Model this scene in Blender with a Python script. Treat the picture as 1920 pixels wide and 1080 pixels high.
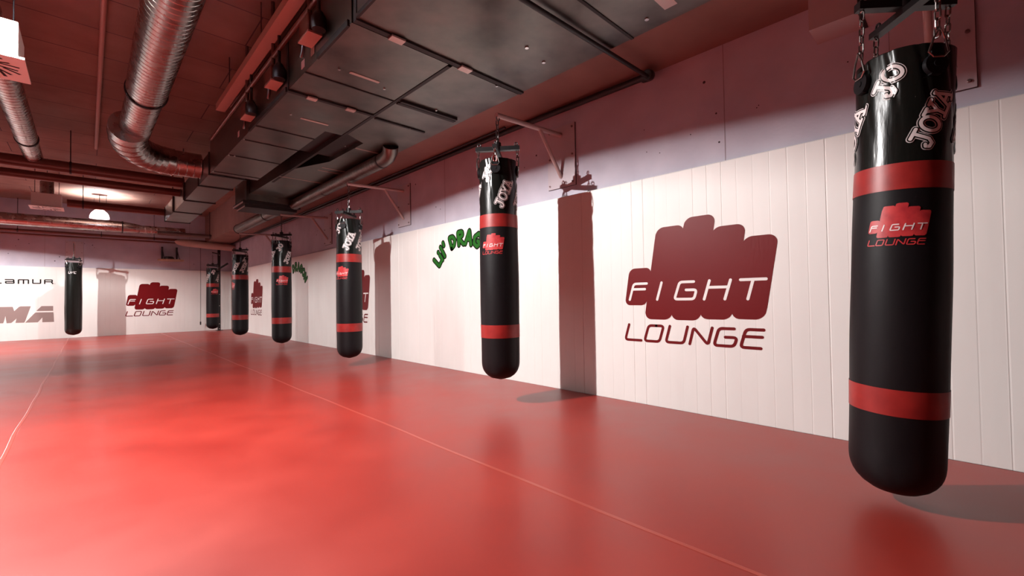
import bpy, math, random
from mathutils import Vector, Matrix
PI = math.pi
random.seed(7)
for o in list(bpy.data.objects): bpy.data.objects.remove(o)
S = bpy.context.scene
COL = S.collection

# ---------------------------------------------------------------- camera
FPX, YAW, PIT, ROL = 826.83, 0.766106, 0.0201113, -0.0154391
CAMPOS = Vector((-3.25722, -16.24732, 0.88485))
F = Vector((math.sin(YAW)*math.cos(PIT), math.cos(YAW)*math.cos(PIT), math.sin(PIT)))
R = Vector((math.cos(YAW), -math.sin(YAW), 0)); U = R.cross(F)
R2 = R*math.cos(ROL)+U*math.sin(ROL); U2 = -R*math.sin(ROL)+U*math.cos(ROL)
cd = bpy.data.cameras.new('camera'); cam = bpy.data.objects.new('camera', cd); COL.objects.link(cam)
cd.sensor_width = 36; cd.lens = FPX*36/1920; cd.clip_start = .02; cd.clip_end = 100
M = Matrix((R2, U2, -F)).transposed().to_4x4(); M.translation = CAMPOS
cam.matrix_world = M; S.camera = cam

# ---------------------------------------------------------------- world and exposure
w = bpy.data.worlds.new('world'); S.world = w; w.use_nodes = True
w.node_tree.nodes['Background'].inputs[0].default_value = (0.02, 0.02, 0.025, 1)
w.node_tree.nodes['Background'].inputs[1].default_value = 0.2
S.view_settings.view_transform = 'Standard'; S.view_settings.look = 'None'
S.view_settings.gamma = 1; S.view_settings.use_curve_mapping = False
S.view_settings.exposure = 0.0
# lamps of the room: x, y, power (each light sits inside its own pendant lamp)
LAMPS = [(-3.75, -12.84, 2.75, 2750.0, 0, .24), (-3.06, -1.75, 2.93, 430.0, 1, .175), (-6.1, -3.3, 2.755, 2700.0, 0, .24)]   # x, y, rim height, power, opal shade, radius
CEIL = 3.5

# ---------------------------------------------------------------- materials
def principled(name, col, rough=.5, metal=0, **kw):
    m = bpy.data.materials.new(name); m.use_nodes = True
    b = m.node_tree.nodes['Principled BSDF']
    b.inputs['Base Color'].default_value = (*col, 1); b.inputs['Roughness'].default_value = rough
    b.inputs['Metallic'].default_value = metal
    for k, v in kw.items(): b.inputs[k.replace('_', ' ')].default_value = v
    return m
def noise_col(m, c1, c2, scale=5, detail=6, stretch=(1,1,1), lo=.3, hi=.7, rough=None):
    nt = m.node_tree; N = nt.nodes; Lk = nt.links; b = N['Principled BSDF']
    tc = N.new('ShaderNodeTexCoord'); mp = N.new('ShaderNodeMapping'); mp.inputs['Scale'].default_value = stretch
    nz = N.new('ShaderNodeTexNoise'); nz.inputs['Scale'].default_value = scale; nz.inputs['Detail'].default_value = detail
    cr = N.new('ShaderNodeValToRGB'); e = cr.color_ramp.elements
    e[0].position = lo; e[1].position = hi; e[0].color = (*c1, 1); e[1].color = (*c2, 1)
    Lk.new(tc.outputs['Object'], mp.inputs[0]); Lk.new(mp.outputs[0], nz.inputs['Vector'])
    Lk.new(nz.outputs['Fac'], cr.inputs[0]); Lk.new(cr.outputs[0], b.inputs['Base Color'])
    if rough:
        mr = N.new('ShaderNodeMapRange'); mr.inputs[3].default_value = rough[0]; mr.inputs[4].default_value = rough[1]
        mr.inputs[1].default_value = .3; mr.inputs[2].default_value = .7
        Lk.new(nz.outputs['Fac'], mr.inputs[0]); Lk.new(mr.outputs[0], b.inputs['Roughness'])
    return cr, mp
def bump(m, scale, dist, strength=1, stretch=(1,1,1), detail=4):
    nt = m.node_tree; N = nt.nodes; Lk = nt.links; b = N['Principled BSDF']
    tc = N.new('ShaderNodeTexCoord'); mp = N.new('ShaderNodeMapping'); mp.inputs['Scale'].default_value = stretch
    nz = N.new('ShaderNodeTexNoise'); nz.inputs['Scale'].default_value = scale; nz.inputs['Detail'].default_value = detail
    bp = N.new('ShaderNodeBump'); bp.inputs['Strength'].default_value = strength; bp.inputs['Distance'].default_value = dist
    Lk.new(tc.outputs['Object'], mp.inputs[0]); Lk.new(mp.outputs[0], nz.inputs['Vector'])
    Lk.new(nz.outputs['Fac'], bp.inputs['Height'])
    if b.inputs['Normal'].links: Lk.new(b.inputs['Normal'].links[0].from_socket, bp.inputs['Normal'])
    Lk.new(bp.outputs[0], b.inputs['Normal'])

m_mat = principled('red_mat_vinyl', (.31, .017, .008), .34, Specular_IOR_Level=.65, Coat_Weight=.26, Coat_Roughness=.24)
noise_col(m_mat, (.27, .013, .007), (.35, .021, .010), 1.6, 8, rough=(.42, .54))
bump(m_mat, 260, .0004, .2); bump(m_mat, 1.6, .004, .3, (.6, 2.2, 1), 1)
m_tape = principled('seam_tape', (.38, .055, .038), .33)
m_pad = principled('white_mat_foam', (.80, .775, .745), .55)
noise_col(m_pad, (.83, .80, .77), (.88, .86, .83), 2.5, 5, (1, 1, .4)); bump(m_pad, 420, .0004, .25); bump(m_pad, 3, .006, .4, (1, 1, .25))
m_conc = principled('painted_concrete', (.56, .49, .52), .75)
noise_col(m_conc, (.48, .45, .53), (.58, .55, .63), 3.0, 10); bump(m_conc, 60, .003, .3)
m_dark = principled('dark_painted_wall', (.12, .08, .08), .7)
m_hole = principled('formwork_hole', (.05, .035, .04), .9)
m_joint = principled('concrete_joint', (.34, .28, .31), .9)
m_beam = principled('brown_beam_paint', (.50, .28, .24), .7)
noise_col(m_beam, (.20, .10, .08), (.28, .145, .115), 2, 9); bump(m_beam, 40, .003, .3)
m_ceil = principled('ceiling_board', (.52, .34, .30), .8)
def ceiling_nodes(m):
    nt = m.node_tree; N = nt.nodes; Lk = nt.links; b = N['Principled BSDF']
    tc = N.new('ShaderNodeTexCoord'); br = N.new('ShaderNodeTexBrick')
    br.inputs['Scale'].default_value = 1; br.inputs['Brick Width'].default_value = 2.1; br.inputs['Row Height'].default_value = .62
    br.inputs['Mortar Size'].default_value = .006; br.inputs['Mortar'].default_value = (.09, .05, .045, 1)
    br.inputs['Color1'].default_value = (.34, .20, .155, 1); br.inputs['Color2'].default_value = (.29, .165, .13, 1)
    nz = N.new('ShaderNodeTexNoise'); nz.inputs['Scale'].default_value = 2.2; nz.inputs['Detail'].default_value = 12
    mx = N.new('ShaderNodeMix'); mx.data_type = 'RGBA'; mx.blend_type = 'MULTIPLY'; mx.inputs[0].default_value = .55
    cr = N.new('ShaderNodeValToRGB'); cr.color_ramp.elements[0].position = .35; cr.color_ramp.elements[0].color = (.62, .5, .47, 1); cr.color_ramp.elements[1].position = .62
    Lk.new(tc.outputs['Object'], br.inputs['Vector']); Lk.new(tc.outputs['Object'], nz.inputs['Vector']); Lk.new(nz.outputs['Fac'], cr.inputs[0])
    Lk.new(br.outputs['Color'], mx.inputs[6]); Lk.new(cr.outputs[0], mx.inputs[7]); Lk.new(mx.outputs[2], b.inputs['Base Color'])
ceiling_nodes(m_ceil); bump(m_ceil, 30, .004, .4)
m_galv = principled('galvanised_sheet', (.46, .44, .42), .38, 1.0)
noise_col(m_galv, (.11, .10, .09), (.24, .22, .20), 3.5, 8, rough=(.30, .48)); bump(m_galv, 1.6, .01, .25)
m_spiral = principled('spiral_duct_steel', (.62, .60, .58), .27, 1.0)
noise_col(m_spiral, (.40, .37, .35), (.52, .49, .47), 6, 6, rough=(.20, .34))
m_gap = principled('black_gasket', (.012, .010, .010), .6)
m_rust = principled('red_brown_pipe', (.15, .048, .036), .35, .3)
m_pipe = principled('steel_pipe', (.16, .11, .10), .4, .6)
m_tray = principled('tray_enamel', (.52, .36, .31), .5)
m_clip = principled('zinc_clip', (.62, .50, .46), .4, .5)
m_label = principled('paper_label', (.72, .62, .66), .7)
m_ylabel = principled('yellow_label', (.75, .48, .03), .6)
m_black = principled('black_vinyl_gloss', (.006, .007, .006), .24, Specular_IOR_Level=.45)
bump(m_black, 8, .009, .42, (2.2, 2.2, .4)); bump(m_black, 500, .0003, .2)
m_leather = principled('black_leather_matte', (.006, .005, .006), .5, Specular_IOR_Level=.22)
bump(m_leather, 350, .0006, .3); bump(m_leather, 5, .006, .3)
m_band = principled('red_vinyl_band', (.42, .022, .018), .42)
noise_col(m_band, (.24, .012, .011), (.36, .022, .018), 12, 5); bump(m_band, 8, .004, .3)
m_print = principled('red_print', (.50, .028, .035), .42)
noise_col(m_print, (.38, .02, .028), (.58, .045, .045), 30, 6)
m_white = principled('white_print', (.78, .70, .69), .4)
m_silver = principled('silver_print', (.62, .56, .56), .4)
m_steel = principled('black_steel', (.016, .014, .015), .4, .2)
m_chain = principled('zinc_chain', (.36, .34, .33), .25, 1.0)
m_chaind = principled('dark_chain', (.16, .15, .15), .32, 1.0)
m_redclip = principled('red_carabiner', (.50, .03, .02), .35)
m_arm = principled('cream_bracket_paint', (.50, .36, .34), .5)
m_plate = principled('painted_wall_plate', (.56, .49, .53), .5, .1)
m_bolt = principled('bolt_head', (.30, .22, .22), .4, .8)
m_boltl = principled('zinc_bolt', (.7, .68, .66), .3, 1)
m_maroon = principled('dark_red_decal', (.15, .004, .006), .45, Specular_IOR_Level=.2)
bump(m_maroon, 60, .002, .35, (1, 1, .3))
m_greend = principled('green_decal', (.016, .13, .014), .6, Specular_IOR_Level=.2)
m_blackd = principled('black_decal', (.006, .006, .006), .6, Specular_IOR_Level=.1)
m_greyd = principled('grey_brown_decal', (.30, .215, .20), .55)
m_diff = principled('diffuser_enamel', (.80, .76, .72), .45)
m_slot = principled('diffuser_slot', (.01, .008, .008), .8)
m_wood = principled('plywood_board', (.34, .20, .13), .6)
noise_col(m_wood, (.28, .16, .10), (.42, .26, .17), 6, 6, (1, 8, 1))
m_cast = principled('grey_trunking', (.50, .42, .42), .6)
m_bulb = bpy.data.materials.new('lamp_bulb'); m_bulb.use_nodes = True
_b = m_bulb.node_tree.nodes['Principled BSDF']; _b.inputs['Emission Color'].default_value = (1, .95, .9, 1); _b.inputs['Emission Strength'].default_value = 25
def shade_mat(name, tr):
  m = bpy.data.materials.new(name); m.use_nodes = True; _nt = m.node_tree; _nt.nodes.clear()
  _o = _nt.nodes.new('ShaderNodeOutputMaterial'); _mx = _nt.nodes.new('ShaderNodeMixShader'); _mx.inputs[0].default_value = tr
  _d = _nt.nodes.new('ShaderNodeBsdfDiffuse'); _t = _nt.nodes.new('ShaderNodeBsdfTranslucent')
  _d.inputs[0].default_value = (.8, .8, .8, 1); _t.inputs[0].default_value = (.80, .84, 1, 1)
  _nt.links.new(_d.outputs[0], _mx.inputs[1]); _nt.links.new(_t.outputs[0], _mx.inputs[2]); _nt.links.new(_mx.outputs[0], _o.inputs[0])
  return m
m_dome = shade_mat('opal_shade', .85); m_dense = shade_mat('dense_white_shade', .085)

# ---------------------------------------------------------------- mesh helper
class MB:
    def __init__(s): s.v = []; s.f = []; s.m = []
    def add(s, vs, fs, mi=0):
        o = len(s.v); s.v += [tuple(v) for v in vs]
        s.f += [tuple(i+o for i in f) for f in fs]; s.m += [mi]*len(fs); return s
    def box(s, x0, x1, y0, y1, z0, z1, mi=0, b=0):
        if x0 > x1: x0, x1 = x1, x0
        if y0 > y1: y0, y1 = y1, y0
        if z0 > z1: z0, z1 = z1, z0
        return s.add([(x0,y0,z0),(x1,y0,z0),(x1,y1,z0),(x0,y1,z0),(x0,y0,z1),(x1,y0,z1),(x1,y1,z1),(x0,y1,z1)],
              [(0,3,2,1),(4,5,6,7),(0,1,5,4),(1,2,6,5),(2,3,7,6),(3,0,4,7)], mi)
    def tube(s, pts, r, n=16, caps=True, mi=0, closed=False, ang=0, flat=None):
        P = [Vector(p) for p in pts]; k = len(P)
        rr = r if isinstance(r, (list, tuple)) else [r]*k
        T = []
        for i in range(k):
            a = P[(i-1) % k] if (closed or i > 0) else P[i]; b = P[(i+1) % k] if (closed or i < k-1) else P[i]
            T.append((b-a).normalized() if (b-a).length > 1e-9 else Vector((0,0,1)))
        up = Vector((0,0,1)) if abs(T[0].z) < .9 else Vector((1,0,0))
        N = (up - T[0]*up.dot(T[0])).normalized(); rings = []
        for i in range(k):
            N = N - T[i]*N.dot(T[i]); N.normalize(); B = T[i].cross(N)
            rings.append([P[i] + (N*math.cos(ang+2*PI*j/n)*(flat or 1) + B*math.sin(ang+2*PI*j/n))*rr[i] for j in range(n)])
        vs = [v for q in rings for v in q]; fs = []
        for i in range(k if closed else k-1):
            a = i*n; b = ((i+1) % k)*n
            for j in range(n): fs.append((a+j, a+(j+1) % n, b+(j+1) % n, b+j))
        if caps and not closed: fs.append(tuple(range(n-1,-1,-1))); fs.append(tuple((k-1)*n+j for j in range(n)))
        return s.add(vs, fs, mi)
    def lathe(s, prof, n=32, c=(0,0,0), mi=0):
        vs = []; fs = []
        for r, z in prof:
            for j in range(n): vs.append((c[0]+r*math.cos(2*PI*j/n), c[1]+r*math.sin(2*PI*j/n), c[2]+z))
        for i in range(len(prof)-1):
            for j in range(n): fs.append((i*n+j, i*n+(j+1) % n, (i+1)*n+(j+1) % n, (i+1)*n+j))
        return s.add(vs, fs, mi)
    def split(s, name, mats, parent=None, smooth=False):
        par = list(range(len(s.v)))
        def fd(a):
            while par[a] != a: par[a] = par[par[a]]; a = par[a]
            return a
        for f in s.f:
            for k in f[1:]: par[fd(k)] = fd(f[0])
        G = {}
        for f, mi in zip(s.f, s.m): G.setdefault(fd(f[0]), []).append((f, mi))
        for fs in G.values():
            mp = {}; q = MB()
            for f, mi in fs:
                for k in f:
                    if k not in mp: mp[k] = len(q.v); q.v.append(s.v[k])
                q.f.append(tuple(mp[k] for k in f)); q.m.append(mi)
            q.build(name, mats, parent, smooth)
    def build(s, name, mats, parent=None, smooth=False, loc=None, sharp=40):
        me = bpy.data.meshes.new(name); me.from_pydata(s.v, [], s.f)
        if not isinstance(mats, (list, tuple)): mats = [mats]
        for m in mats: me.materials.append(m)
        for p, mi in zip(me.polygons, s.m): p.material_index = mi; p.use_smooth = smooth
        me.update()
        if smooth and sharp: me.set_sharp_from_angle(angle=math.radians(sharp))
        return link(name, me, parent, loc)
def link(name, me, parent=None, loc=None):
    o = bpy.data.objects.new(name, me); COL.objects.link(o)
    if parent: o.parent = parent
    if loc: o.location = loc
    return o
def thing(name, label, cat, loc=(0,0,0), rz=0, group=None):
    o = bpy.data.objects.new(name, None); COL.objects.link(o); o.empty_display_size = .1
    o.location = loc; o.rotation_euler = (0,0,rz); return tag(o, label, cat, group)
def tag(o, label, cat, group=None, kind=None):
    o['label'] = label; o['category'] = cat
    if group: o['group'] = group
    if kind: o['kind'] = kind
    return o
def struct(o): o['kind'] = 'structure'; return o
def bevel(o, w=.004, seg=2):
    md = o.modifiers.new('bevel', 'BEVEL'); md.width = w; md.segments = seg; md.limit_method = 'ANGLE'; return o
def lerp(a, b, t): return a+(b-a)*t
def sstep(a, b, x): t = max(0, min(1, (x-a)/(b-a))); return t*t*(3-2*t)

# flat lettering and shapes, laid on any surface through mapf(u, v, off)
def seg_res(p, q, step=.012):
    n = max(1, int(math.hypot(q[0]-p[0], q[1]-p[1])/step)); return [(lerp(p[0],q[0],i/n), lerp(p[1],q[1],i/n)) for i in range(n+1)]
def ribbon(mb, lines, w, mapf, off, mi=0, step=.012, square=False, e=2e-5):
    k = 0
    for ln in lines:
        for i in range(len(ln)-1):
            p, q = ln[i], ln[i+1]; d = math.hypot(q[0]-p[0], q[1]-p[1])
            if d < 1e-9: continue
            tx, ty = (q[0]-p[0])/d, (q[1]-p[1])/d
            if square:
                if i == 0: p = (p[0]-tx*w*.5, p[1]-ty*w*.5)
                if i == len(ln)-2: q = (q[0]+tx*w*.5, q[1]+ty*w*.5)
            pts = seg_res(p, q, step); vs = []; h = w/2; k += 1; oo = off+(k % 7)*e
            for x, y in pts: vs.append(mapf(x-ty*h, y+tx*h, oo)); vs.append(mapf(x, y, oo)); vs.append(mapf(x+ty*h, y-tx*h, oo))
            fs = []
            for j in range(len(pts)-1):
                a = 3*j; fs += [(a, a+1, a+4, a+3), (a+1, a+2, a+5, a+4)]
            mb.add(vs, fs, mi)
        rng = range(1, len(ln)-1) if square else range(len(ln))
        for i in rng:
            k += 1; c = ln[i]; oo = off+(7+k % 7)*e; n = 14
            vs = [mapf(c[0], c[1], oo)]+[mapf(c[0]+w/2*math.cos(2*PI*j/n), c[1]+w/2*math.sin(2*PI*j/n), oo) for j in range(n)]
            mb.add(vs, [(0, 1+(j+1) % n, 1+j) for j in range(n)], mi)
def convex(mb, poly, mapf, off, mi=0, n=40):
    xs = [p[0] for p in poly]; x0, x1 = min(xs)+1e-6, max(xs)-1e-6; vs = []; fs = []; K = len(poly)
    for i in range(n+1):
        x = lerp(x0, x1, .5-.5*math.cos(PI*i/n)); ys = []
        for j in range(K):
            a, b = poly[j], poly[(j+1) % K]
            if (a[0]-x)*(b[0]-x) <= 0 and abs(a[0]-b[0]) > 1e-12: ys.append(lerp(a[1], b[1], (x-a[0])/(b[0]-a[0])))
        lo, hi = min(ys), max(ys)
        for t in range(5): vs.append(mapf(x, lerp(lo, hi, t/4), off))
    for i in range(n):
        for t in range(4): a = i*5+t; fs.append((a, a+5, a+6, a+1))
    mb.add(vs, fs, mi)
def round_bar(x, wd, z0, z1, sl, r):
    pts = []
    for cx, cz, a0 in ((x+wd-r, z0+r, -90), (x+wd-r, z1-r, 0), (x+r, z1-r, 90), (x+r, z0+r, 180)):
        for i in range(9):
            a = math.radians(a0+90*i/8); px = cx+r*math.cos(a); pz = cz+r*math.sin(a); pts.append((px+(pz-z0)*sl, pz))
    return pts
FINGERS = [(0, .20, .800, 1.103), (.178, .232, .688, 1.414), (.400, .232, .688, 1.463), (.622, .230, .700, 1.367), (.844, .220, .706, 1.274)]
def rnd(ln, r=.018):     # round the corners of a polyline
    out = [ln[0]]
    for i in range(1, len(ln)-1):
        a, b, c = ln[i-1], ln[i], ln[i+1]
        da = math.hypot(a[0]-b[0], a[1]-b[1]); dc = math.hypot(c[0]-b[0], c[1]-b[1]); k = min(r, da/2.1, dc/2.1)
        p = (b[0]+(a[0]-b[0])*k/da, b[1]+(a[1]-b[1])*k/da); q = (b[0]+(c[0]-b[0])*k/dc, b[1]+(c[1]-b[1])*k/dc)
        for t in range(5):
            t /= 4; out.append(tuple(lerp(lerp(p[j], b[j], t), lerp(b[j], q[j], t), t) for j in (0, 1)))
    return out+[ln[-1]]
FIGHT = [[(.205,.976),(.088,.976),(.048,.846)],[(.075,.931),(.188,.931)],[(.333,.979),(.293,.846)],
  [(.589,.978),(.480,.978),(.436,.848),(.588,.848),(.608,.917),(.529,.917)],
  [(.704,.981),(.663,.846)],[(.850,.981),(.809,.846)],[(.690,.932),(.836,.932)],[(.916,.979),(1.076,.979)],[(.996,.977),(.960,.846)]]
LOUNGE = [[(.036,.640),(-.002,.514),(.145,.514)],[(.28,.638),(.214,.638),(.174,.513),(.303,.513),(.342,.638),(.28,.638)],
  [(.393,.639),(.357,.514),(.500,.514),(.533,.639)],[(.547,.512),(.579,.637),(.681,.513),(.715,.638)],
  [(.866,.637),(.762,.637),(.724,.514),(.862,.514),(.884,.576),(.805,.576)],[(1.053,.637),(.942,.637),(.904,.512),(1.032,.512)],[(.925,.588),(1.043,.588)]]
FIGHT = [rnd(l, .022) for l in FIGHT]; LOUNGE = [rnd(l, .026) for l in LOUNGE]

# ---------------------------------------------------------------- room shell
XL, YN = -9.5, -21.0
H = 1.83                      # height of the wall mats
o = struct(MB().box(XL-.2, .4, YN-.2, .4, -.30, -.04).build('floor', m_gap))
o = struct(MB().box(XL-.2, .4, YN-.2, .4, CEIL, CEIL+.2).build('ceiling', m_ceil))
TP = .045
o = struct(MB().box(TP, .4, YN-.2, .4, -.04, CEIL).build('wall_right', m_conc))
o = struct(MB().box(XL-.2, TP, TP, .4, -.04, CEIL).build('wall_back', m_conc))
o = struct(MB().box(XL-.2, XL, YN-.2, .4, -.04, CEIL).build('wall_left', m_dark))
o = struct(MB().box(XL-.2, .4, YN-.2, YN, -.04, CEIL).build('wall_front', m_dark))
# beam above the right wall
struct(MB().box(-.66, TP, YN, TP, 2.685, CEIL).build('trim_1', m_beam))
# formwork joints and holes in the concrete above the mats
mb = MB()
for y in (-15.05,-11.6,-8.4,-5.2): mb.box(TP-.0015, TP+.01, y-.003, y+.003, 1.84, 2.685)
for x in (-4.05,-1.05): mb.box(x-.003, x+.003, TP-.0015, TP+.01, 1.84, 3.4)
struct(mb.build('trim_2', m_joint))
mb = MB()
for i in range(60):
    y = -17+17*random.random(); z = 1.95+.6*random.random(); r = .004+.007*random.random()**3
    mb.tube([(TP-.001,y,z),(TP+.01,y,z)], r, 8)
for i in range(14):
    x = -4.8*random.random(); z = 1.9+.6*random.random(); r = .006+.008*random.random()
    mb.tube([(x,TP-.001,z),(x,TP+.01,z)], r, 8)
struct(mb.build('trim_3', m_hole))

# ---------------------------------------------------------------- floor mats
def floor_mat(x0, x1, label):
    o = MB().box(x0+.002, x1-.002, YN+.02, -.002, -.04, 0).build('floor_mat', m_mat); bevel(o, .003); tag(o, label, 'floor mat', 'red roll-out floor mats')
floor_mat(-1.74, -.001, 'red roll-out floor mat running along the right wall under the row of punching bags')
floor_mat(-3.61, -1.74, 'red roll-out floor mat in the middle between the two lengthwise tape seams')
floor_mat(-5.48, -3.61, 'red roll-out floor mat at the left edge of the photo beyond the left tape seam')
floor_mat(-7.35, -5.48, 'red roll-out floor mat out to the left of the frame')
def tape(x, label):
    mb = MB(); rr = random.Random(3+int(x*10)); n = 90; vs = []; fs = []
    for i in range(n+1):
        y = lerp(-17.5, -.1, i/n); wob = .004*math.sin(y*2.3)+.003*math.sin(y*5.1+1)
        for k, dx in enumerate((-.010, -.008, .008, .010)): vs.append((x+dx+wob, y, .0004 if k in (0,3) else .0012))
    for i in range(n):
        for k in range(3): a = i*4+k; fs.append((a, a+1, a+5, a+4))
    tag(mb.add(vs, fs).build('seam_tape', m_tape), label, 'tape', 'clear tape over the mat seams')
tape(-1.74, 'thin clear tape over the long floor mat seam nearest the right wall')
tape(-3.61, 'thin clear tape over the floor mat seam at the left of the photo')

# ---------------------------------------------------------------- wall mats (ribbed foam)
def ribbed(axis, a0, a1, th=TP, gap=.103):
    prof = []; n = int((a1-a0)/gap); rr = random.Random(5)
    for i in range(n+1):
        p = a0+i*gap
        if p > a1-.02: break
        t = .0008+.0022*rr.random()**2; q = .0006*rr.random(); prof += [(p+.002, th-.0002), (p+.006, th-q), (p+gap*.5, th), (p+gap-.008, th-q), (p+gap-.002, th-t)]
    prof.append((a1, th)); vs = []; fs = []
    for p, t in prof:
        for z in (0, .9, H-.006, H): 
            tt = t-(.005 if z == H else 0)
            vs.append((TP-tt, p, z) if axis == 'y' else (p, TP-tt, z))
        vs.append((TP, p, H) if axis == 'y' else (p, TP, H))
    for i in range(len(prof)-1):
        for k in range(4):
            a = i*5+k; fs.append((a, a+1, a+6, a+5) if axis == 'y' else (a+5, a+6, a+1, a))
    return MB().add(vs, fs)
for a0, a1, lab in ((-20.9,-12.66,'white ribbed wall mat on the near right wall, behind the two nearest bags'),
                    (-12.655,0,'white ribbed wall mat on the far part of the right wall reaching the corner')):
    tag(ribbed('y', a0, a1).build('wall_mat', m_pad, smooth=False), lab, 'wall mat')
tag(ribbed('x', -9.4, -.003).build('wall_mat', m_pad), 'white ribbed wall mat on the back wall', 'wall mat')

# ---------------------------------------------------------------- decals on the wall mats
def map_right(y0, z0=0, s=1): return lambda u, v, off: (-off, y0-u*s, z0+v*s)
def map_back(x0, z0=0, s=1): return lambda u, v, off: (x0+u*s, -off, z0+v*s)
def fist_decal(mapf, label, group):
    root = thing('fist_decal', label, 'wall decal', group=group)
    c = Vector(mapf(.57, .98, 0)); root.location = (c.x, c.y, c.z)
    g = lambda u, v, off: tuple(Vector(mapf(u, v, off))-c)
    mb = MB()
    for i, (x, wd, z0, z1) in enumerate(FINGERS): convex(mb, round_bar(x, wd, z0, z1, .165, .062 if i else .05), g, .0015+i*.0001)
    mb.build('fist_shape', m_maroon, root)
    mb = MB(); ribbon(mb, FIGHT, .020, g, .0026); mb.build('white_lettering', m_pad, root)
    mb = MB(); ribbon(mb, LOUNGE, .021, g, .0015); mb.build('dark_red_lettering', m_maroon, root)
    return root
G1 = 'dark red fist decals on the white wall mats'
fist_decal(map_right(-14.23), 'large dark red fist decal with white lettering, between the two nearest punching bags', G1)
fist_decal(map_right(-8.44), 'dark red fist decal on the right wall, mostly hidden behind the third nearest bag', G1)
fist_decal(map_right(-2.42), 'narrow-looking dark red fist decal on the right wall nearest the far corner', G1)
fist_decal(map_back(-2.50, .0), 'dark red fist decal on the back wall below the wooden platform', G1)

# arched green lettering, letters as outlined strokes
GL = {'L':[[(.15,1),(.15,.1),(.6,.1)]], 'i':[[(.15,.62),(.15,.05)],[(.15,.92),(.16,.9)]], 'l':[[(.15,1),(.15,.05)]], "'":[[(.12,1.05),(.08,.8)]],
 'D':[[(.15,.08),(.15,.95),(.45,.85),(.6,.5),(.45,.15),(.15,.08)]], 'R':[[(.15,0),(.15,.95),(.5,.92),(.55,.65),(.18,.48),(.62,0)]],
 'A':[[(.05,0),(.35,.98),(.65,0)],[(.18,.36),(.52,.36)]], 'G':[[(.62,.78),(.38,.97),(.1,.6),(.15,.15),(.5,.03),(.66,.42),(.42,.42)]],
 'O':[[(.38,.97),(.1,.7),(.1,.3),(.38,.03),(.66,.3),(.66,.7),(.38,.97)]], 'N':[[(.12,0),(.12,.97),(.6,.03),(.6,1)]]}
def arched(word, widths, mapf, root, rad=.68, size=.17, span0=148):
    # letters sit on an arc; centre of arc at (0,0)
    mo, mf = MB(), MB(); a = math.radians(span0)
    for ch, wd in zip(word, widths):
        if ch != ' ':
            lines = []
            for ln in GL[ch]:
                out = []
                for x, y in rnd(ln, .08):
                    r = rad+y*size; th = a-(x*wd*size/ .72)/rad; out.append((r*math.cos(th), r*math.sin(th)))
                lines.append(out)
            ribbon(mo, lines, size*.44, mapf, .0012); ribbon(mf, lines, size*.26, mapf, .0022)
        a -= wd*size*1.06/rad
    mo.build('lettering_outline', m_blackd, root); mf.build('green_lettering', m_greend, root)
for yc, lab in ((-12.02, 'arched green cartoon lettering on the white mat, partly behind the second nearest bag'),
                (-6.15, 'arched green lettering on the far right wall, partly behind the fourth nearest bag')):
    c = (0, yc, .93); root = thing('lettering_decal', lab, 'wall decal', c, group='arched green lettering decals')
    arched("Lil' DRAGON", (.66,.36,.36,.3,.22,.84,.84,.80,.84,.84,.84), lambda u, v, off: (-off, -u, v), root, rad=.60, size=.165, span0=146)

# back wall lettering
root = thing('lettering_decal', 'black squared lettering on the back wall mat, left of the plain black bag', 'wall decal', (-4.3, 0, 1.45))
g = lambda u, v, off: (u+4.3, -off, v-1.45)
mb = MB()
LAM = [[(-4.93,1.50),(-4.93,1.408),(-4.775,1.408)],[(-4.70,1.495),(-4.57,1.495),(-4.563,1.408),(-4.695,1.408),(-4.70,1.447),(-4.575,1.447)],
 [(-4.49,1.404),(-4.49,1.495),(-4.325,1.495),(-4.325,1.404)],[(-4.407,1.49),(-4.407,1.404)],
 [(-4.25,1.5),(-4.25,1.408),(-4.118,1.408),(-4.118,1.5)],[(-4.045,1.404),(-4.045,1.497),(-3.915,1.497),(-3.915,1.448),(-4.035,1.448)],[(-3.93,1.447),(-3.905,1.404)]]
ribbon(mb, [rnd(l,.012) for l in LAM], .025, g, .0015, square=True)
ribbon(mb, [[(-3.868,1.401),(-3.866,1.401)]], .012, g, .0015)
mb.build('lettering', m_blackd, root)
root = thing('lettering_decal', 'large grey brown slanted lettering low on the back wall mat at the left edge', 'wall decal', (-4.3, 0, .63))
g = lambda u, v, off: (u+4.3, -off, v-.63)
mb = MB()
def pg(ps): convex(mb, ps, g, .0015+.00015*(len(mb.f)//96), n=24)
pg([(-4.10,.835),(-3.895,.833),(-3.895,.710),(-4.19,.713)])
pg([(-4.205,.678),(-4.0,.677),(-4.16,.43),(-4.375,.432)]); pg([(-4.083,.677),(-3.888,.675),(-3.878,.427),(-4.083,.428)]); pg([(-4.20,.678),(-4.06,.677),(-4.083,.585),(-4.18,.60)])
pg([(-4.469,.838),(-4.281,.836),(-4.384,.433),(-4.535,.435)])
pg([(-4.72,.83),(-4.581,.829),(-4.55,.70),(-4.60,.437),(-4.679,.434)])
pg([(-4.58,.69),(-4.469,.838),(-4.43,.62),(-4.512,.548),(-4.60,.437)])
pg([(-4.86,.83),(-4.66,.83),(-4.727,.436),(-4.95,.436)])
mb.build('lettering', m_greyd, root)

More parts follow.
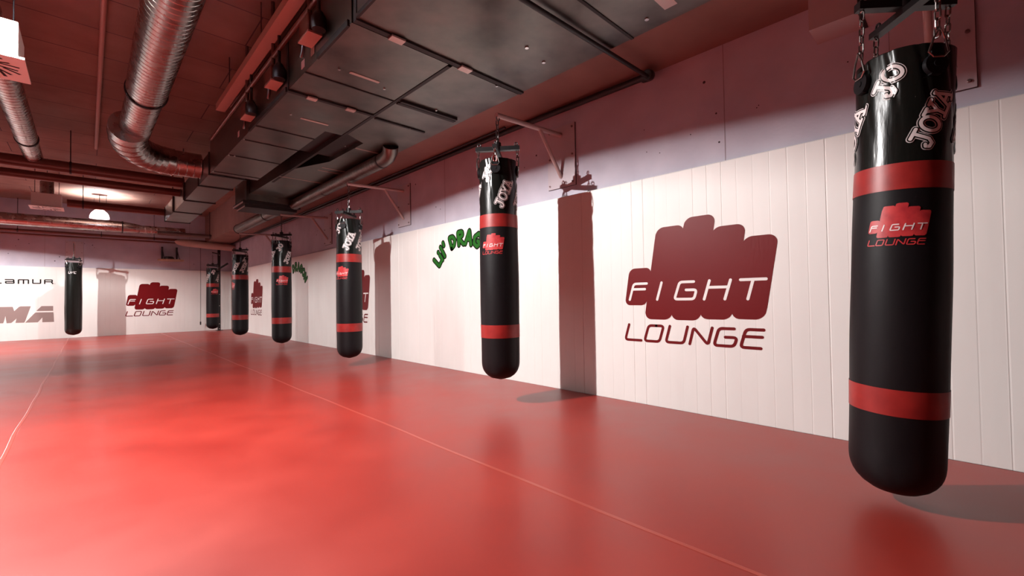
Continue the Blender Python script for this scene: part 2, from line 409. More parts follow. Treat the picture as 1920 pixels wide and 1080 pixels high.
# ---------------------------------------------------------------- punching bags
BL = 1.80
def bagR(th, z):
    r = .1565+.005*math.exp(-((z-.75)/.45)**2)-.003*sstep(1.2, 1.5, z)
    k = sstep(1.36, 1.78, z)
    r += k*(.0035*math.cos(4*(th-XA))-.0065*math.exp(-((((th*1.27+1.5*z) % .9)-.45)/.10)**2)+.0015*math.sin(11*th+9*z))
    r += .0012*math.sin(3*th+5*z)*math.sin(7*z)
    if z < .16: q = 1-z/.16; r *= math.sqrt(max(0, 1-q**2.6))*.999+.001
    return r
XA = 0.0
def bag_surface(z0, z1, nz, off=0, n=144, a0=0, a1=2*PI, mi=0, mb=None):
    mb = mb or MB(); vs = []; fs = []; full = abs(a1-a0-2*PI) < 1e-6; m = n if full else n+1
    for i in range(nz+1):
        z = lerp(z0, z1, i/nz)
        for j in range(m): th = lerp(a0, a1, j/n); r = bagR(th, z)+off; vs.append((r*math.cos(th), r*math.sin(th), z))
    for i in range(nz):
        for j in range(n): a = i*m+j; b = i*m+(j+1) % m; fs.append((a, b, b+m, a+m))
    return mb.add(vs, fs, mi)
CACHE = {}
def cached(key, name, fn, parent, loc=None, rz=None):
    if key not in CACHE: CACHE[key] = fn(); o = CACHE[key]; o.name = name
    else: o = CACHE[key].copy(); COL.objects.link(o); o.name = name
    o.parent = parent
    if loc is not None: o.location = loc
    if rz is not None: o.rotation_euler = (0, 0, rz)
    return o
JOYA = [[[(.22,1),(.78,1)],[(.52,1),(.52,.24),(.36,.03),(.14,.05),(.07,.22),(.17,.27)]],
        [[(1.28+.36*math.cos(t*PI/12), .5+.46*math.sin(t*PI/12)) for t in range(25)]],
        [[(1.58,1),(1.94,1)],[(2.16,1),(2.48,1)],[(1.76,1),(2.08,.48)],[(2.34,1),(2.08,.48)],[(2.08,.48),(2.08,0)],[(1.9,0),(2.28,0)]],
        [[(2.36,0),(2.72,0)],[(2.98,0),(3.42,0)],[(2.54,0),(2.92,1)],[(3.22,0),(2.84,1)],[(2.66,.34),(3.08,.34)]]]
def add_joya(mo, mk, mf, ang, z, letters=4, size=.071, tilt=66):
    t = math.radians(tilt); c, s = math.cos(t), math.sin(t)
    def mp(u, v, off):
        x = (u*c-v*s); y = (u*s+v*c); th = math.radians(ang)+x/.158; zz = z+y; r = bagR(th, min(zz, BL))+off
        return (r*math.cos(th), r*math.sin(th), min(zz, BL-.004))
    for L in JOYA[:letters]:
        ls = [[(x*size-.04, (y+.0)*size-.04) for x, y in l] for l in L]
        ribbon(mo, ls, size*.38, mp, .0022, step=.007); ribbon(mk, ls, size*.29, mp, .0032, step=.007); ribbon(mf, ls, size*.17, mp, .0042, step=.007)
def oval_link(mb, c, rot, L=.036, W=.022, r=.0028, tiltv=None):
    pts = []; n = 14; hl = L/2-W/2+r
    for i in range(n):
        a = 2*PI*i/n; x = (W/2-r)*math.cos(a); z = (W/2-r)*math.sin(a)+(hl if math.sin(a) > 0 else -hl)
        pts.append((c[0]+x*math.cos(rot), c[1]+x*math.sin(rot), c[2]+z))
    mb.tube(pts, r, 6, closed=True)
def vchain(mb, x, y, z0, z1, L=.036, W=.022, r=.0028, rot=0, x1=None, y1=None):
    pitch = L-2.2*r*1.0; n = max(1, round((z1-z0)/pitch)); x1 = x if x1 is None else x1; y1 = y if y1 is None else y1
    for i in range(n):
        t = (i+.5)/n; oval_link(mb, (lerp(x,x1,t), lerp(y,y1,t), lerp(z0,z1,t)), rot+(PI/2 if i % 2 else .15), L, W, r)
CR = .185      # half length of the cross bars
def make_bag(x, y, z, hang, face, gap, label, group, branded=True, lean=(0,0), barrot=math.radians(-50), clip=False):
    """z = bottom, hang = height of the hook, face = direction the chest print points to, gap = rim to cross bars"""
    root = thing('punching_bag', label, 'punching bag', (x, y, z), face, group)
    root.rotation_euler = (lean[0], lean[1], face)
    kind = 'b' if branded else 'p'
    def body():
        mb = MB(); bag_surface(.0005, 1.25, 64, mi=1, mb=mb); bag_surface(1.25, BL, 60, mi=0, mb=mb)
        n = 72; vs = [(0, 0, .0005)]+[(.004*math.cos(2*PI*j/n), .004*math.sin(2*PI*j/n), .0005) for j in range(n)]
        vs = []; fs = []
        for i, (rf, dz) in enumerate(((1, 0), (.985, .004), (.96, .002), (.9, -.02), (.5, -.035), (.001, -.04))):
            for j in range(n): th = 2*PI*j/n; r = bagR(th, BL)*rf; vs.append((r*math.cos(th), r*math.sin(th), BL+dz))
        for i in range(5):
            for j in range(n): fs.append((i*n+j, i*n+(j+1) % n, (i+1)*n+(j+1) % n, (i+1)*n+j))
        mb.add(vs, fs, 0)
        return mb.build('bag_body', [m_black, m_leather if branded else m_black], smooth=True, sharp=60)
    cached(('body', kind), 'bag_body', body, root)
    if branded:
        cached('band1', 'red_band', lambda: bag_surface(1.245, 1.350, 6, .0018).build('red_band', m_band, smooth=True), root)
        cached('band2', 'red_band', lambda: bag_surface(.350, .455, 6, .0018).build('red_band', m_band, smooth=True), root)
        def sm(u, v, off):
            th = (u-.56)*.172/.1585; zz = 1.108+(v-.98)*.172; r = bagR(th, zz)+off
            return (r*math.cos(th), r*math.sin(th), zz)
        def emb():
            mb = MB()
            for i, (xx, wd, z0, z1) in enumerate(FINGERS): convex(mb, round_bar(xx, wd, z0, z1, .165, .045), sm, .0014+i*.00008, n=14)
            ribbon(mb, LOUNGE, .024, sm, .0014, step=.06); return mb.build('fist_print', m_print)
        e = cached('emb', 'fist_print', emb, root)
        def lt(): mb = MB(); ribbon(mb, FIGHT, .024, sm, .0026, step=.06); return mb.build('print_lettering', m_white)
        cached('embl', 'print_lettering', lt, e)
        def joya(which):
            mo, mk, mf = MB(), MB(), MB()
            for ang in (-88, 26, 88, 150, -148): add_joya(mo, mk, mf, ang, 1.445)
            for ang in (-18, 108, -125): add_joya(mo, mk, mf, ang, 1.665, 2)
            return (mo.build('lettering_outline', m_silver), mk.build('lettering_gap', m_black), mf.build('bag_lettering', m_white))
        if 'joya' not in CACHE:
            CACHE['joya'] = joya(0); js = CACHE['joya']
        else:
            js = [q.copy() for q in CACHE['joya']]
            for q in js: COL.objects.link(q)
        for q, nm in zip(js, ('lettering_outline', 'lettering_gap', 'bag_lettering')): q.name = nm; q.parent = root
    else:
        def small():
            # three small silver letters
            mb = MB()
            def sm2(u, v, off):
                th = u/.158-.12; zz = 1.53+v; r = bagR(th, zz)+off; return (r*math.cos(th), r*math.sin(th), zz)
            ls = [[(-.075,.045),(-.082,0),(-.045,0),(-.037,.045)],[(-.02,0),(-.012,.045),(.022,.045)],[(-.016,.023),(.014,.023)],[(.066,.045),(.036,.045),(.028,0),(.060,0)]]
            ribbon(mb, ls, .010, sm2, .0015, square=True); return mb.build('bag_lettering', m_silver)
        cached('ufc', 'bag_lettering', small, root)
    # hanging gear, all set to the true direction of the bars
    rel = barrot-face; zb = BL+gap
    for k in range(4):
        a = rel+k*PI/2; ca, sa = math.cos(a), math.sin(a)
        def gear(red=(k == 3)):
            mb = MB(); xr = .163
            vchain(mb, CR-.02, 0, BL+.015, zb-.015, x1=CR-.02, rot=.3, r=.0033, L=.040, W=.025)
            # pear shaped ring through the sewn strap
            pts = [(xr+.014, .0, BL+.045), (xr+.012, .020, BL+.005), (xr+.010, .034, BL-.045), (xr+.010, .018, BL-.062), (xr+.010, -.018, BL-.062), (xr+.010, -.034, BL-.045), (xr+.012, -.020, BL+.005)]
            mb.tube(pts, .0042, 8, closed=True)
            return mb.build('chain', m_chain)
        c = cached(('gear', round(gap, 3)), 'chain', gear, root, rz=a)
        if k == 3 and clip:
            cached(('redclip', round(gap, 3)), 'carabiner', lambda: MB().tube([(CR-.02,.0,BL+.06),(CR-.02,.014,BL+.02),(CR-.02,.012,BL-.03),(CR-.02,-.012,BL-.03),(CR-.02,-.014,BL+.02)], .0055, 8, closed=True).build('carabiner', m_redclip), root, rz=a)
        def strap():
            mb = MB(); mb.tube([(.150,0,BL-.085),(.1685,0,BL-.085)], .040, 20); mb.tube([(.168,0,BL-.085),(.172,0,BL-.085)], .012, 12)
            mb.box(.150, .166, -.018, .018, BL-.125, BL-.035); return mb.build('strap_patch', m_leather, smooth=True)
        cached('strap', 'strap_patch', strap, root, rz=a)
    def cross(): 
        mb = MB()
        mb.box(-CR, CR, -.019, .019, zb-.012, zb+.022); mb.box(-.019, .019, -CR, CR, zb-.040, zb-.013)
        mb.tube([(0,0,zb-.01),(0,0,zb+.055)], .030, 16)
        for k in range(4):
            a = k*PI/2; r_ = CR-.03; zz = zb+(.03 if k % 2 == 0 else -.006)
            pts = [(r_*math.cos(a)+.013*math.cos(t*PI/5)*math.cos(a), r_*math.sin(a)+.013*math.cos(t*PI/5)*math.sin(a), zz+.010+.013*math.sin(t*PI/5)) for t in range(10)]
            mb.tube(pts, .0045, 8, closed=True)
        return mb.build('cross_bars', m_steel, smooth=True)
    cached(('cross', round(gap, 3)), 'cross_bars', cross, root, rz=rel)
    def top():
        mb = MB(); h = hang-z
        vchain(mb, 0, 0, zb+.05, h-.02, L=.048, W=.030, r=.0042, rot=-rel)
        mb.tube([(0, 0, zb+.04), (0, 0, zb+.075)], .011, 10)
        return mb.build('top_chain', m_chaind)
    top_o = top(); top_o.parent = root
    return root
def facing(x, y, deg): return math.atan2(CAMPOS.y-y, CAMPOS.x-x)+math.radians(deg)
G2_ = 'black and red punching bags along the walls'
BX = -.785
SPECS = [(-16.10, .040, 2.40, -2, .235, 'nearest large black punching bag with red bands, almost touching the floor at the right'),
         (-13.53, .205, 2.385, -21, .115, 'second nearest black punching bag with red bands, in front of the green lettering'),
         (-10.60, .120, 2.37, -39, .11, 'third nearest black punching bag with red bands, hiding most of a fist decal'),
         (-7.80, .130, 2.37, 3, .11, 'fourth nearest black punching bag with red bands, in front of the far green lettering'),
         (-4.86, .120, 2.37, -75, .11, 'fifth nearest black punching bag with red bands, left of the far narrow fist decal')]
for i, (y, zb_, hg, fd, gp, lab) in enumerate(SPECS):
    ln = (0, 0); xx, yy = BX, y
    if i == 0: xx, yy = BX-.02, -16.005
    b = make_bag(xx, yy, zb_, hg, facing(BX, y, fd), gp, lab, G2_, clip=(i == 1))
    if i == 0:   # this bag hangs a little out of plumb
        b.rotation_mode = 'QUATERNION'; fq = Matrix.Rotation(facing(BX, y, fd), 3, 'Z').to_quaternion()
        ax = Vector((1, .05, 0)).normalized(); b.rotation_quaternion = Matrix.Rotation(math.radians(2.3), 3, ax).to_quaternion() @ fq
make_bag(-.58, -.62, .07, 2.30, facing(-.58, -.62, 20), .10, 'farthest black punching bag with red bands, in the corner beside the steel post', G2_)
make_bag(-3.515, -.72, .10, 2.40, facing(-3.515, -.72, 0), .10, 'plain black punching bag without bands, alone before the back wall at the left', None, branded=False)

# ---------------------------------------------------------------- wall brackets that carry the bags
def bracket_meshes():
    # local: wall at x=0, arm toward -x
    p = MB().box(.029, .038, -.168, .168, 1.93, 2.52); pb = MB().box(.038, TP, -.1705, .1705, 1.9275, 2.5225)  # pb: added black rim behind the plate, imitates the shadow line along its edges
    b = MB()
    for yy in (-.14, .14):
        for zz in (1.965, 2.225, 2.485): b.tube([(.029,yy,zz),(.022,yy,zz),(.021,yy,zz),(.015,yy,zz)], [.010,.010,.006,.006], 8)
    a = MB().tube([(.029,0,2.438),(-.80,0,2.405)], .021, 16)
    d = MB().tube([(-.268,0,2.42),(.029,0,2.03)], .018, 14)
    e = MB().tube([(-.785+.016*math.cos(t*PI/5), 0, 2.380+.020*math.sin(t*PI/5)) for t in range(10)], .005, 8, closed=True)
    return [('wall_plate', p, m_plate), ('shadow_edge', pb, m_gap), ('bolt', b, m_bolt), ('arm', a, m_arm), ('brace', d, m_arm), ('hook', e, m_chaind)]
BM = None
def bracket(y, label, x=0, rz=0, zo=0, nm='wall_bracket'):
    global BM
    root = thing(nm, label, 'bracket', (x, y, zo), rz, 'cream steel wall brackets holding the bags')
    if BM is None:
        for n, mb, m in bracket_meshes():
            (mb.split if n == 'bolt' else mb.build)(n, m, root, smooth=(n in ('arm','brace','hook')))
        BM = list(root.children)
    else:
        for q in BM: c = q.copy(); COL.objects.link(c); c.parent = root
    return root
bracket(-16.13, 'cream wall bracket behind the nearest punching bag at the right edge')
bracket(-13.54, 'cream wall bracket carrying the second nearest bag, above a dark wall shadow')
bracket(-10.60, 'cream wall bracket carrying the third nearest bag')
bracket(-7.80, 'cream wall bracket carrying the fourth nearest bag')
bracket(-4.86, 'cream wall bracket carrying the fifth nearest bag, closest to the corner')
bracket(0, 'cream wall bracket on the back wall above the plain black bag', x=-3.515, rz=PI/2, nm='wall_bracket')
# corner post with its arm for the farthest bag
root = thing('steel_post', 'dark upright steel post in the far corner beside the farthest bag', 'post', (-.36, -.28, 0))
MB().box(-.035,.035,-.035,.035,0,2.62).build('post', m_steel, root)
MB().box(-.09,.09,-.09,.09,0,.012).build('foot_plate', m_steel, root)
MB().tube([(0,0,2.34),(-.22,-.34,2.34)], .018, 10).build('arm', m_steel, root)
MB().tube([(.02,-.03,1.90),(.22,-.10,2.06)], .03, 10).build('side_arm', m_steel, root)
mb = MB()
for zz in (.05,.2,.75,1.1,2.3): mb.tube([(0,-.035,zz),(0,-.05,zz)], .012, 8)
mb.split('bolt', m_boltl, root)
root = thing('hanging_rope', 'thin dark rope with a small weight hanging left of the farthest bag', 'rope', (-.80,-.10,.18))
MB().tube([(0,0,.1),(.003,0,1.2),(0,0,2.42)], .006, 8).build('rope', m_steel, root)
MB().lathe([(.001,0),(.016,.01),(.018,.09),(.006,.11)], 12).build('weight', m_steel, root)

# wooden rebound platform on the back wall
root = thing('speed_bag_platform', 'round wooden speed bag platform on black steel uprights, high on the back wall', 'platform', (-1.54, -.33, 2.07))
mb = MB().lathe([(.001,0),(.30,0),(.305,.012),(.305,.024),(.30,.036),(.001,.036)], 40); mb.build('board', m_wood, root)
for dx in (-.17, .17):
    MB().box(dx-.02,dx+.02,.25,.33,.036,.42).build('upright', m_steel, root)
    MB().tube([(dx,.29,.40),(dx,-.20,.045)], .010, 8).build('brace', m_steel, root)
    MB().box(dx-.02,dx+.02,-.26,.33,.036,.052).build('rail', m_steel, root)
MB().lathe([(.001,.13),(.09,.12),(.125,.09),(.135,.036)], 24, (-.05,-.02,0)).build('drum', m_steel, root, smooth=True)

# ---------------------------------------------------------------- ventilation
ZD = 2.62
def slotted(mb, x0, x1, y, th=.02, mi=0): mb.box(x0, x1, y-th, y+th, ZD-.014, ZD+.001, mi)
# transverse duct near the camera and the two long ducts behind it
root = thing('rectangular_duct', 'wide galvanised duct section across the top of the photo, nearest the camera', 'duct', (-1.33, -15.6, ZD))
MB().box(-.735,.725,-3.4,1.935,0,.46).build('sheet_metal', m_galv, root)
mb = MB(); mb.box(-.74,.73,1.935,1.975,-.012,.46); mb.split('flange', m_gap, root)
mb = MB(); mb.box(-.735,.725,.885,.905,-.006,.002); mb.split('seam', m_gap, root)
mb = MB(); mb.box(-.745,-.73,-3.4,1.93,-.006,.02); mb.split('edge_strip', m_gap, root)
mb = MB()
for xx in (-.45, .12): mb.box(xx-.05,xx+.05,1.925,1.985,-.02,-.008)
mb.split('flange_clip', m_clip, root)
mb = MB()
for xx, yy in ((.38,.45),(.60,.72),(.27,1.45),(.5,1.5)): mb.tube([(xx,yy,-.008),(xx,yy,.002)], .014, 8)
mb.split('rivet', m_boltl, root)
mb = MB(); mb.box(.46,.60,.52,.60,-.003,.001); mb.split('sticker', m_clip, root)
root = thing('rectangular_duct', 'long galvanised duct on the left of the dark gap, running toward the far wall', 'duct', (-1.7, -13.6, ZD))
MB().box(-.37,.37,0.0,1.92,0,.46).build('sheet_metal', m_galv, root)
MB().box(-.37,.20,1.92,4.44,0,.46).build('sheet_metal', m_galv, root)
mb = MB(); mb.box(-.375,.375,1.20,1.235,-.012,.46); mb.box(-.385,-.368,1.235,2.4,-.012,.03); mb.box(-.385,-.368,.03,.55,-.012,.03); mb.split('flange', m_gap, root)
mb = MB()
for yy in (.82, 2.22, 2.72, 3.4, 4.3): mb.box(-.37,.20 if yy > 2 else .37,yy-.007,yy+.007,-.006,.002)
mb.split('seam', m_gap, root)
mb = MB()
for xx in (-.18,.16): mb.box(xx-.04,xx+.04,1.19,1.245,-.02,-.008)
mb.split('flange_clip', m_clip, root)
mb = MB(); mb.box(-.12,.12,.58,.61,-.004,.001); mb.box(-.10,.16,1.72,1.75,-.004,.001); mb.split('sticker', m_clip, root)
mb = MB()
for xx, yy in ((-.2,.6),(.2,.66),(-.2,1.7),(-.3,3.4),(-.36,2.7),(-.36,3.4),(-.36,4.3)): mb.tube([(xx,yy,-.010),(xx,yy,.002)], .010, 8)
mb.split('rivet', m_boltl, root)
root = thing('rectangular_duct', 'long galvanised duct on the right of the dark gap, beside the beam', 'duct', (-.95, -13.6, ZD))
n = 6; vs = []; fs = []
for (yy, xl) in ((.0,-.34),(1.85,-.34),(2.0,-.10),(2.9,-.12),(3.6,-.38),(5.4,-.42)):
    for xq, zq in ((xl,0),(.35,0),(.35,.46),(xl,.46)): vs.append((xq,yy,zq))
for i in range(n-1):
    for k in range(4): a=i*4+k; b=i*4+(k+1)%4; fs.append((a,b,b+4,a+4))
fs += [(0,3,2,1),(20,21,22,23)]
MB().add(vs, fs).build('sheet_metal', m_galv, root)
mb = MB(); mb.box(-.34,.28,.80,.84,-.013,.0); mb.box(-.34,.26,.745,.775,-.022,.0); mb.box(-.33,.22,1.25,1.275,-.012,.0); mb.split('flange', m_gap, root)
mb = MB()
for yy in (2.2, 3.2, 3.35, 4.0): mb.box(-.38 if yy > 3.7 else -.1,.35,yy-.007,yy+.007,-.006,.002)
mb.split('seam', m_clip, root)
mb = MB()
for xx, yy in ((.10,-.0),(.0,.72),(.05,1.26),(-.22,2.2),(.3,2.2),(.3,3.2)): mb.tube([(xx,yy,-.012),(xx,yy,.0)], .010, 8)
mb.split('rivet', m_boltl, root)
o = MB().box(-1.325,-1.295,-13.58,-9.2,ZD-.004,ZD+.46).build('duct_gasket', m_gap); tag(o, 'black strip filling the gap between the two long ducts', 'gasket')
o = MB().box(-1.495,-1.055,-11.66,-10.75,ZD+.05,ZD+.40).build('duct_connector', m_gap); tag(o, 'black flexible connector in the widening between the two long ducts', 'duct connector')
# narrow far duct
root = thing('rectangular_duct', 'narrow far galvanised duct ending left of the ceiling lamp pipes', 'duct', (-1.86, -6.6, ZD))
MB().box(-.21,.21,-2.55,2.3,0,.30).build('sheet_metal', m_galv, root)
mb = MB()
for yy in (-2.5,-1.7,-.4,.9,2.27): mb.box(-.22,.23,yy-.022,yy+.022,-.012,.30)
mb.split('flange', m_gap, root)
mb = MB()
for yy in (-.4,.9): mb.tube([(-.23,yy,0),(-.23,yy,CEIL-ZD)], .008, 8)
mb.split('hanger_rod', m_pipe, root)
# stepped outlet box
root = thing('duct_outlet_box', 'dark stepped outlet box at the end of the right duct', 'duct', (-1.02, -8.0, 2.42))
MB().box(-.40,.42,-.20,.55,.10,.64).build('box', m_galv, root)
MB().box(-.44,.44,-.16,.50,.05,.10).build('lip', m_gap, root)
MB().box(-.40,.40,-.10,.42,0,.05).build('grille', m_gap, root)
mb = MB(); mb.box(-.445,-.44,-.16,.50,.05,.075); mb.box(-.405,-.40,-.10,.42,0,.02); mb.split('edge_strip', m_clip, root)

# spiral ducts
def spiral_pts(a, b, r, pitch=.085, amp=.0022, start=True):
    A, B = Vector(a), Vector(b); L = (B-A).length; n = int(L/pitch); P = []; Rr = []
    for i in range(n):
        t0 = i/n; d = .006/L
        for t, q in ((t0, r), (t0+1/n-2*d, r), (t0+1/n-d, r+amp)): P.append(A.lerp(B, t)); Rr.append(q)
    P.append(B); Rr.append(r); return P, Rr
def arc_pts(a, c, b, n=10):
    A, C_, B = Vector(a), Vector(c), Vector(b)
    return [A*(1-t)**2+C_*2*t*(1-t)+B*t*t for t in [i/n for i in range(n+1)]]
def clamp_ring(parent, p, d, r):
    P = Vector(p); D = Vector(d).normalized()*.014; MB().tube([P-D, P+D], r+.008, 28, mi=0).build('clamp_ring', m_gap, parent, smooth=True)
root = thing('spiral_duct', 'large bright spiral duct running away overhead and bending to the right', 'duct', (0,0,0))
P, Rr = spiral_pts((-2.84,-18.5,2.98), (-2.84,-10.6,2.98), .162, .07); MB().tube(P, Rr, 32).build('straight_pipe', m_spiral, root, smooth=True, sharp=14)
P, Rr = spiral_pts((-2.84,-10.6,2.98), (-2.86,-9.35,2.94), .148, .07); MB().tube(P, Rr, 32).build('end_pipe', m_spiral, root, smooth=True, sharp=14)
clamp_ring(root, (-2.84,-10.62,2.98), (0,1,0), .165)
P = arc_pts((-2.92,-9.55,2.92), (-2.95,-8.55,2.86), (-2.40,-8.48,2.86), 9); rr_ = []; PP = []
for i in range(len(P)-1):
    for t in (0, .9, .95): PP.append(P[i].lerp(P[i+1], t)); rr_.append(.185 if t < .95 else .190)
PP.append(P[-1]); rr_.append(.185); MB().tube(PP, rr_, 32).build('elbow', m_spiral, root, smooth=True, sharp=14)
P, Rr = spiral_pts((-2.42,-8.48,2.86), (-2.075,-8.48,2.86), .175, .07); MB().tube(P, Rr, 32).build('branch_pipe', m_spiral, root, smooth=True, sharp=14)
root = thing('spiral_duct', 'small spiral duct at the left edge, behind the near diffuser box', 'duct', (0,0,0))
P, Rr = spiral_pts((-3.82,-12.45,3.02), (-3.83,-7.9,3.02), .105); MB().tube(P, Rr, 30).build('straight_pipe', m_spiral, root, smooth=True, sharp=14)
P, Rr = spiral_pts((-3.83,-7.9,3.02), (-3.83,-6.75,3.02), .097); MB().tube(P, Rr, 30).build('end_pipe', m_spiral, root, smooth=True, sharp=14)
clamp_ring(root, (-3.83,-7.9,3.02), (0,1,0), .106)
root = thing('spiral_duct', 'thin spiral duct between the right duct and the beam', 'duct', (0,0,0))
P, Rr = spiral_pts((-.735,-11.45,2.53), (-.70,-8.22,2.53), .085, .07); MB().tube(P, Rr, 30).build('straight_pipe', m_galv, root, smooth=True, sharp=14)
clamp_ring(root, (-.71,-9.6,2.53), (0,1,0), .080); clamp_ring(root, (-.735,-11.42,2.53), (0,1,0), .080)
P = arc_pts((-.735,-11.45,2.53), (-.74,-11.66,2.53), (-.78,-11.72,2.62), 6); MB().tube(P, .085, 20).build('elbow', m_galv, root, smooth=True)
root = thing('spiral_duct', 'thin dark spiral duct behind the stepped outlet box, near the corner', 'duct', (0,0,0))
P, Rr = spiral_pts((-.70,-7.5,2.58), (-.70,-4.3,2.58), .10, .07); MB().tube(P, Rr, 30).build('straight_pipe', m_galv, root, smooth=True, sharp=14)
clamp_ring(root, (-.70,-6.6,2.58), (0,1,0), .10); clamp_ring(root, (-.70,-4.35,2.58), (0,1,0), .102)

# cross pipes
def cross_pipe(label, y, z, r, x0, x1, mat, clamps=(), name='overhead_pipe'):
    root = thing(name, label, 'pipe', (x0, y, z), group='red brown pipes crossing under the ceiling')
    MB().tube([(0,0,0),(x1-x0,0,0)], r, 24).build('pipe', mat, root, smooth=True)
    for c in clamps:
        mb = MB(); mb.tube([(c-.012-x0,0,0),(c+.012-x0,0,0)], r+.008, 20); mb.box(c-.006-x0,c+.006-x0,-.006,.006,r,CEIL-z-.004); mb.build('clamp', m_gap, root)
cross_pipe('upper red brown pipe crossing at the left, where the small spiral duct ends', -6.9, 2.93, .085, -9, -2.07, m_rust, (-3.45,))
cross_pipe('lower red brown pipe crossing just behind the upper one at the left', -6.45, 2.84, .065, -9, -2.07, m_rust)
cross_pipe('red brown pipe crossing in front of the hanging ceiling lamp', -4.25, 2.82, .075, -3.55, -2.0, m_rust, (-3.33,))
root = thing('round_duct', 'dark round duct along the back wall, with a bright streak below the lamp', 'duct', (-9, -.62, 2.90))
MB().tube([(0,0,0),(6.42,0,0)], .15, 32).build('pipe', m_spiral, root, smooth=True)
clamp_ring(root, (6.40,0,0), (1,0,0), .152)
P = arc_pts((6.42,0,0), (6.6,0,.0), (6.75,-.0,-.02), 6); MB().tube(P, [.15-.006*i for i in range(7)], 28).build('reducer', m_spiral, root, smooth=True)
P, Rr = spiral_pts((6.75,0,-.02), (7.75,0,-.02), .108, .12); MB().tube(P, Rr, 30).build('end_pipe', m_spiral, root, smooth=True, sharp=14)
cross_pipe('thin red brown pipe high along the back wall', -.16, 2.70, .035, -9, -.05, m_rust, (-4.5, -3.0, -1.9), 'wall_pipe')
cross_pipe('second thin red brown pipe along the back wall, lowest of the two', -.10, 2.62, .022, -9, -.6, m_rust, (), 'wall_pipe')
cross_pipe('dark pipe in the far corner above the tapered grey duct', -.9, 2.78, .055, -1.9, -.1, m_pipe, (-.7,), 'overhead_pipe')
root = thing('tapered_duct', 'pale grey tapered duct under the ceiling in the far corner', 'duct', (-.7, -.42, 2.50))
MB().tube([(-.76,0,.13),(-.70,0,.12),(-.55,0,.10),(.10,0,.06),(.72,0,.03)], [.02,.07,.095,.10,.10], 28).build('pipe', m_tray, root, smooth=True)

# tray, conduit and pipes along the right
root = thing('cable_tray', 'salmon coloured cable tray running overhead beside the ducts', 'cable tray', (-2.17, -18.2, 3.06))
MB().box(-.045,.045,0,5.0,0,.07).build('tray', m_tray, root); MB().box(-.045,.045,5.01,7.85,0,.07).build('tray', m_tray, root)
mb = MB(); mb.box(-.047,.047,4.98,5.03,-.003,.072); mb.build('joint', m_clip, root)
mb = MB()
for yy in (1.5,4.0,6.2,7.4): mb.tube([(0,yy,.07),(0,yy,CEIL-3.06)], .006, 8)
mb.split('hanger_rod', m_pipe, root)
o = MB().tube([(-3.165,-19,3.468),(-3.165,-6.2,3.468)], .022, 14).build('ceiling_conduit', m_tray, smooth=True); tag(o, 'thin conduit fixed straight along the ceiling between the two spiral ducts', 'conduit')
root = thing('black_pipe', 'black pipe running along the right wall under the beam, bent across below the duct', 'pipe', (0,0,0))
MB().tube([(-.035,-14.5,2.635),(-.035,-13,2.65),(-.035,-2.0,2.66),(-.035,-.2,2.66)], .026, 14).build('wall_run', m_steel, root, smooth=True)
P = arc_pts((-.12,-14.54,2.60), (-.035,-14.56,2.62), (-.035,-14.46,2.635), 6); MB().tube(P, .040, 16).build('elbow', m_steel, root, smooth=True)
MB().tube([(-.12,-14.54,2.59),(-2.12,-14.50,2.585)], .016, 12).build('cross_run', m_steel, root, smooth=True)
o = MB().tube([(-.10,-12.9,2.665),(-.10,-1.5,2.665)], .011, 10).build('black_conduit', m_steel, smooth=True); tag(o, 'thin black conduit beside the thicker pipe under the beam', 'conduit')
# trunking box beside the nearest bracket
root = thing('wall_trunking', 'grey trunking box on the wall above and left of the nearest bag', 'trunking', (0, -15.95, 2.44))
MB().box(-.17,TP,-.9,.08,.0,.24).build('box', m_cast, root); MB().box(-.17,TP,.10,.33,.0,.24).build('end_box', m_cast, root)
MB().box(-.172,TP,.08,.10,-.004,.242).build('joint', m_gap, root)

# valves, actuators and rods in the gap between tray and ducts
acts = [(-13.95, 2.80,'nearest'), (-13.05, 2.74,'second'), (-12.2,2.72,'third'), (-11.35, 2.70,'fourth')]
def actuator(y, z, label, s=1):
    root = thing('damper_actuator', label, 'valve', (-2.13, y, z), group='damper motors beside the duct')
    bevel(MB().box(-.05*s,.045,-.11*s,.11*s,.0,.15*s).build('housing', m_cast if s > .9 else m_rust, root), .006)
    MB().box(-.055*s,.05,-.12*s,.12*s,-.014,.0).build('base', m_tray, root)
    MB().tube([(0,.0,.15*s),(0,.0,.70)], .016, 10).build('stem', m_pipe, root, smooth=True)
    MB().tube([(0,.14*s,.05),(0,.16*s,-.04),(0,.20*s,-.07)], .014, 10).build('elbow', m_chaind, root, smooth=True)
    MB().lathe([(.001,0),(.045,.0),(.05,.02),(.05,.08),(.03,.12),(.012,.14),(.012,.5)], 16, (0,-.20*s,-.02)).build('valve_body', m_steel, root, smooth=True)
for (y, z, nm), s in zip(acts, (1.0,.85,.8,.75)):
    actuator(y, z, nm+' damper motor from the camera, hanging beside the duct edge', s)
for y, z, m_, lab in ((-14.35,2.70,m_ylabel,'small yellow label on the duct side near the top edge'),(-12.75,2.68,m_label,'small white label on the duct side, halfway along'),(-12.95,2.70,m_clip,'small brownish label beside the white one on the duct side'),(-10.75,2.70,m_label,'small pale label on the far duct side')):
    o = MB().box(-2.0765,-2.0735,y-.035,y+.035,z-.02,z+.04).build('paper_label', m_); tag(o, lab, 'label', 'labels on the duct side')
for y0, y1, z, lab in ((-15.5,-9.6,2.95,'upper copper-brown pipe running beside the duct above the damper motors'),(-15.5,-10.2,3.20,'high brown pipe above the duct beside the tray')):
    o = MB().tube([(-2.03 if z > 3.1 else -2.13,y0,z),(-2.03 if z > 3.1 else -2.13,y1,z)], .018, 12).build('copper_pipe', m_rust, smooth=True); tag(o, lab, 'pipe')

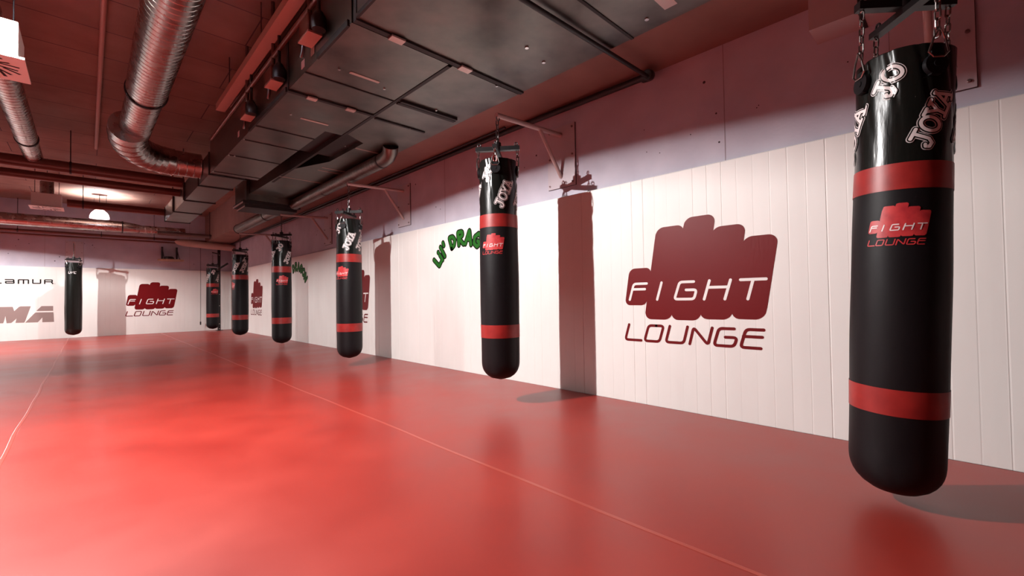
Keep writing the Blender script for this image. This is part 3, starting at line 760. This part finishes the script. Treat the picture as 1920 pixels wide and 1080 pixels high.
# swirl diffusers
def diffuser(x, y, z, s, label):
    root = thing('air_diffuser', label, 'air vent', (x, y, z), group='square swirl air diffusers')
    h = s/2; bevel(MB().box(-h+.03,h-.03,-h+.03,h-.03,.012,.24).build('plenum_box', m_diff, root), .003)
    MB().box(-h,h,-h,h,0,.012).build('face_plate', m_diff, root)
    mb = MB()
    for k in range(20):
        a = 2*PI*k/20; r0, r1 = (.35*h, .80*h) if k % 2 else (.50*h, .88*h); b = a+.35; wd = .035*h
        p0 = Vector((r0*math.cos(a), r0*math.sin(a), 0)); p1 = Vector((r1*math.cos(b), r1*math.sin(b), 0)); n = (p1-p0).normalized().cross(Vector((0,0,1)))*wd
        mb.add([p0-n+Vector((0,0,-.0008)), p0+n+Vector((0,0,-.0008)), p1+n*1.2+Vector((0,0,-.0008)), p1-n*1.2+Vector((0,0,-.0008))], [(0,1,2,3)])
    mb.build('slots', m_slot, root)
    mb = MB()
    for xx in (-.7*h,.0,.7*h): mb.tube([(xx,0,.24),(xx,0,CEIL-z)], .004, 6)
    mb.split('hanger_rod', m_steel, root)
    MB().tube([(0,0,.24),(0,0,.52)], .09*s/.42, 20).build('neck', m_spiral, root, smooth=True)
diffuser(-3.76, -11.99, 2.405, .43, 'near square air diffuser box with swirl slots, at the top left edge')
diffuser(-3.79, -4.80, 2.60, .43, 'far square air diffuser box in front of the cross pipes')

# ---------------------------------------------------------------- pendant lamps with their own light
def lamp(x, y, LAMP_RIM, pw, opal, Rr, label):
    root = thing('pendant_lamp', label, 'ceiling lamp', (x, y, LAMP_RIM), group='round white pendant lamps')
    prof = [(Rr+.004, -.004), (Rr+.004, .004), (Rr, .004)]
    for i in range(1, 15): a = PI/2*i/15; prof.append((max(Rr*math.cos(a)**.8, .085 if opal else .03), .19*math.sin(a)))
    MB().lathe(prof, 48).build('shade', m_dome if opal else m_dense, root, smooth=True)
    MB().lathe([(.001,.27),(.03,.27),(.04,.26),(.040,.235),(.001,.23)] if opal else [(.001,.27),(.03,.27),(.04,.25),(.045,.19),(.001,.185)], 20).build('lamp_cap', m_steel, root, smooth=True)
    MB().box(-.05,.05,-.03,.03,.27,.33).build('ballast_box', m_steel, root)
    MB().tube([(0,0,.33),(0,0,CEIL-LAMP_RIM)], .006, 8).build('rod', m_steel, root)
    MB().tube([(.12,0,.30),(.12,0,CEIL-LAMP_RIM)], .004, 8).build('cable', m_steel, root)
    MB().lathe([(.001,-.014),(.010,-.010),(.014,0),(.011,.014),(.014,.05),(.014,.14 if not opal else .10)], 20, (0,0,.15 if opal else .05)).build('bulb', m_bulb, root, smooth=True)
    ld = bpy.data.lights.new('bulb_light', 'POINT'); ld.energy = pw; ld.color = (1, .965, .945); ld.shadow_soft_size = .018
    lo = bpy.data.objects.new('bulb_light', ld); COL.objects.link(lo); lo.parent = root; lo.location = (0, 0, .15 if opal else .05)
    return root
LAB = ['round white pendant lamp over the middle mats, just outside the top left of the photo', 'glowing round opal pendant lamp hanging before the back wall', 'round opal pendant lamp by the back wall outside the left edge of the photo']
for a, l in zip(LAMPS, LAB): lamp(*a, l)
